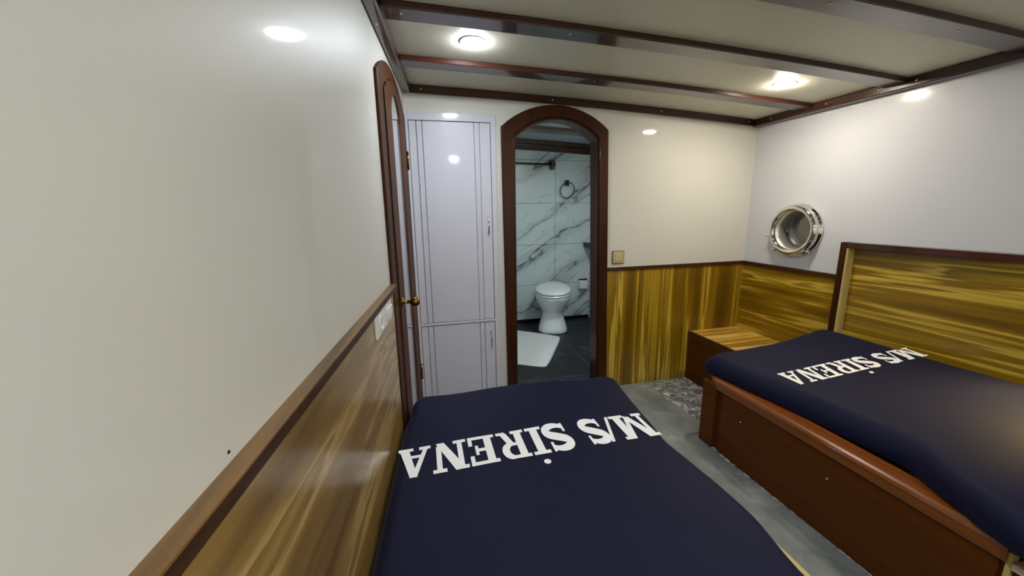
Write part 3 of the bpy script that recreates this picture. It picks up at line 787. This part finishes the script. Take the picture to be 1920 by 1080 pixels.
o = link('cornice', slab(BXL, BXR, BYB - .09, BYB, .078, .037, 16), MT['dark_x'], loc=(1.2, BYB, prof(1.2)), bevel=.004); tag(o, 'flat dark ceiling cornice at the back of the bathroom', 'cornice', 'bathroom cornices')
o2 = link('cornice', slab(BXL, BXR, BYB - .022, BYB, .012, .065, 16), MT['dark_x'], loc=(1.2, BYB, prof(1.2)), bevel=.004); tag(o2, 'dark strip on top of the marble wall, below the bathroom ceiling cornice', 'cornice', 'bathroom cornices')
screw((1.62, BYB - .022, prof(1.62) + .04), (0, -1, 0), o2)
o = link('skirting', BX(BXL, BXR - .001, BYB - .01, BYB, 0, .035), MT['black'], loc=(1.2, BYB, 0)); tag(o, 'black skirting strip under the marble wall behind the toilet', 'skirting')

# toilet
TO = Vector((1.375, 3.90, 0)); th = -math.atan2(.19, .62)
def tp(lx, ly, z):   # local: ly positive to the back
    return (TO.x + lx * math.cos(th) - ly * math.sin(th), TO.y + lx * math.sin(th) + ly * math.cos(th), z)
def oval(hw, fr, bk, z, n=36, sq=2.3, bw=.72, cy=0):
    pts = []
    for k in range(n):
        a = 2 * math.pi * k / n; c, s = math.cos(a), math.sin(a)
        ex = 2 / sq
        x = hw * math.copysign(abs(c) ** ex, c)
        if s < 0: y = fr * math.copysign(abs(s) ** ex, s)
        else:
            y = bk * math.copysign(abs(s) ** (2 / 3.2), s); x *= (1 - (1 - bw) * (abs(s) ** 1.5))
        pts.append(tp(x, y + cy, z))
    return pts
tl = thing('toilet', 'white ceramic toilet with closed lid against the marble wall', 'toilet', tuple(TO))
def tilt(ring, k=.085):
    out = []
    for x, y, z in ring:
        ly = -(x - TO.x) * math.sin(th) + (y - TO.y) * math.cos(th)
        out.append((x, y, z + k * (ly + .25)))
    return out
bm = bmesh.new()
loft(bm, [oval(.158, .165, .28, 0, bw=.9, sq=2.6), oval(.164, .17, .28, .012, bw=.9, sq=2.6), oval(.155, .158, .28, .05, bw=.9), oval(.130, .130, .27, .13, bw=.9), oval(.112, .110, .26, .20, bw=1), oval(.118, .130, .26, .235), oval(.150, .180, .27, .29, bw=.85), oval(.178, .218, .28, .345, bw=.8), oval(.187, .235, .29, .382, bw=.75), tilt(oval(.190, .243, .29, .400, bw=.70)), tilt(oval(.187, .240, .29, .408, bw=.70))])
link('bowl', bm, MT['ceramic'], tl, smooth=True)
link('rim_gap', (lambda b: (loft(b, [tilt(oval(.176, .232, .26, .4083, bw=.62)), tilt(oval(.176, .232, .26, .4125, bw=.62))]), b)[1])(bmesh.new()), MT['gap'], tl)
bm = bmesh.new(); loft(bm, [tilt(oval(.188, .243, .265, .4127, bw=.60)), tilt(oval(.195, .25, .27, .416, bw=.60)), tilt(oval(.195, .25, .27, .429, bw=.60)), tilt(oval(.189, .244, .265, .433, bw=.60))]); link('seat', bm, MT['ceramic'], tl, smooth=False, bevel=.002)
link('lid_gap', (lambda b: (loft(b, [tilt(oval(.178, .234, .255, .4332, bw=.58)), tilt(oval(.178, .234, .255, .4368, bw=.58))]), b)[1])(bmesh.new()), MT['gap'], tl)
bm = bmesh.new(); loft(bm, [tilt(oval(.184, .24, .262, .437, bw=.55)), tilt(oval(.193, .249, .268, .441, bw=.55)), tilt(oval(.194, .249, .268, .454, bw=.55)), tilt(oval(.187, .242, .262, .464, bw=.54)), tilt(oval(.15, .20, .23, .470, bw=.54)), tilt(oval(.06, .08, .1, .473, bw=.54))]); link('lid', bm, MT['ceramic'], tl, smooth=True)
for lx in (-.07, .07):
    bm = bmesh.new(); tube(bm, [tp(lx - .015, .285, .475), tp(lx + .015, .285, .475)], .012, 10)
    link('hinge', bm, MT['ceramic'], tl, smooth=True)

# bath mat
bm = bmesh.new()
A = Vector((1.385, 3.645)); B = Vector((.975, 2.90)); Cc = Vector((.52, 3.2)); Dd = Vector((.90, 4.05))
n = 28; top = []
for j in range(n + 1):
    row = []
    for i in range(n + 1):
        u, v_ = i / n, j / n
        # rounded corners
        cu, cv = 2 * u - 1, 2 * v_ - 1
        f = 1 - .06 * (abs(cu) ** 6) * (abs(cv) ** 6)
        cu *= f; cv *= f; uu, vv = (cu + 1) / 2, (cv + 1) / 2
        p = (Cc * (1 - uu) + B * uu) * (1 - vv) + (Dd * (1 - uu) + A * uu) * vv
        e = g(min(u, 1 - u), .04) * g(min(v_, 1 - v_), .04)
        row.append(bm.verts.new((p.x, p.y, .003 + e * (.009 + .003 * math.sin(7 * u + 5 * v_)))))
    top.append(row)
for j in range(n):
    for i in range(n): bm.faces.new((top[j][i], top[j][i + 1], top[j + 1][i + 1], top[j + 1][i]))
ed = [top[0][i] for i in range(n + 1)] + [top[j][n] for j in range(1, n + 1)] + [top[n][i] for i in range(n - 1, -1, -1)] + [top[j][0] for j in range(n - 1, 0, -1)]
lw = [bm.verts.new((p.co.x, p.co.y, .0005)) for p in ed]
for i in range(len(ed)): bm.faces.new((ed[i], ed[(i + 1) % len(ed)], lw[(i + 1) % len(ed)], lw[i]))
bm.faces.new(lw)
o = link('bath_mat', bm, MT['mat'], loc=(1.0, 3.5, 0), smooth=True); tag(o, 'white bath mat lying askew on the black tiles before the toilet', 'mat')

# towel ring
tr = thing('towel_ring', 'black towel ring on the marble wall above the toilet', 'towel ring', (1.66, BYB, 1.60))
link('bracket', BX(1.638, 1.682, BYB - .045, BYB, 1.585, 1.65), MT['black'], tr, bevel=.006)
bm = bmesh.new(); pts = [(1.655 + .085 * math.sin(2 * math.pi * k / 36), BYB - .055 - .02 * math.cos(2 * math.pi * k / 36), 1.535 + .085 * math.cos(2 * math.pi * k / 36)) for k in range(37)]
tube(bm, pts, .0055, 8); link('ring', bm, MT['black'], tr, smooth=True)
# shower rod
sr = thing('shower_rail', 'thin black rail ending in a bracket high on the marble wall', 'rail', (1.2, BYB, 1.84))
bm = bmesh.new(); tube(bm, [(BXL + .001, BYB - .06, 1.835), (1.48, BYB - .06, 1.815)], .009, 10); link('rod', bm, MT['black'], sr, smooth=True)
link('bracket', BX(1.455, 1.495, BYB - .075, BYB, 1.76, 1.86), MT['black'], sr, bevel=.004)
bm = bmesh.new(); lathe(bm, [(0, 0), (.022, .001), (.02, .012), (0, .014)], (1.495, BYB - .045, 1.812), (1, 0, 0), 14); link('knob', bm, MT['black'], sr)
# toilet paper holder
ph = thing('paper_holder', 'white toilet roll box on the marble wall right of the toilet', 'toilet roll holder', (1.87, BYB, .42))
link('box', BX(1.825, 1.925, BYB - .07, BYB, .375, .475), MT['plastic'], ph, bevel=.012, seg=3)
link('backplate', BX(1.835, 1.94, BYB - .014, BYB, .372, .492), MT['black'], ph, bevel=.003)
# black counter at the right wall
ct = link('counter', BX(1.885, BXR, 3.45, BYB, .885, .935), MT['black'], loc=(1.94, 3.9, .885), bevel=.004); tag(ct, 'black counter edge against the right bathroom wall', 'counter')
downlight(1.40, 2.80, prof(1.40) + .115, (.88, .95, 1.0), L_BATH, 'downlight in the bathroom ceiling', .045)
S.view_settings.exposure = EXPO
for o in bpy.data.objects:
    if '_w' in o: del o['_w']
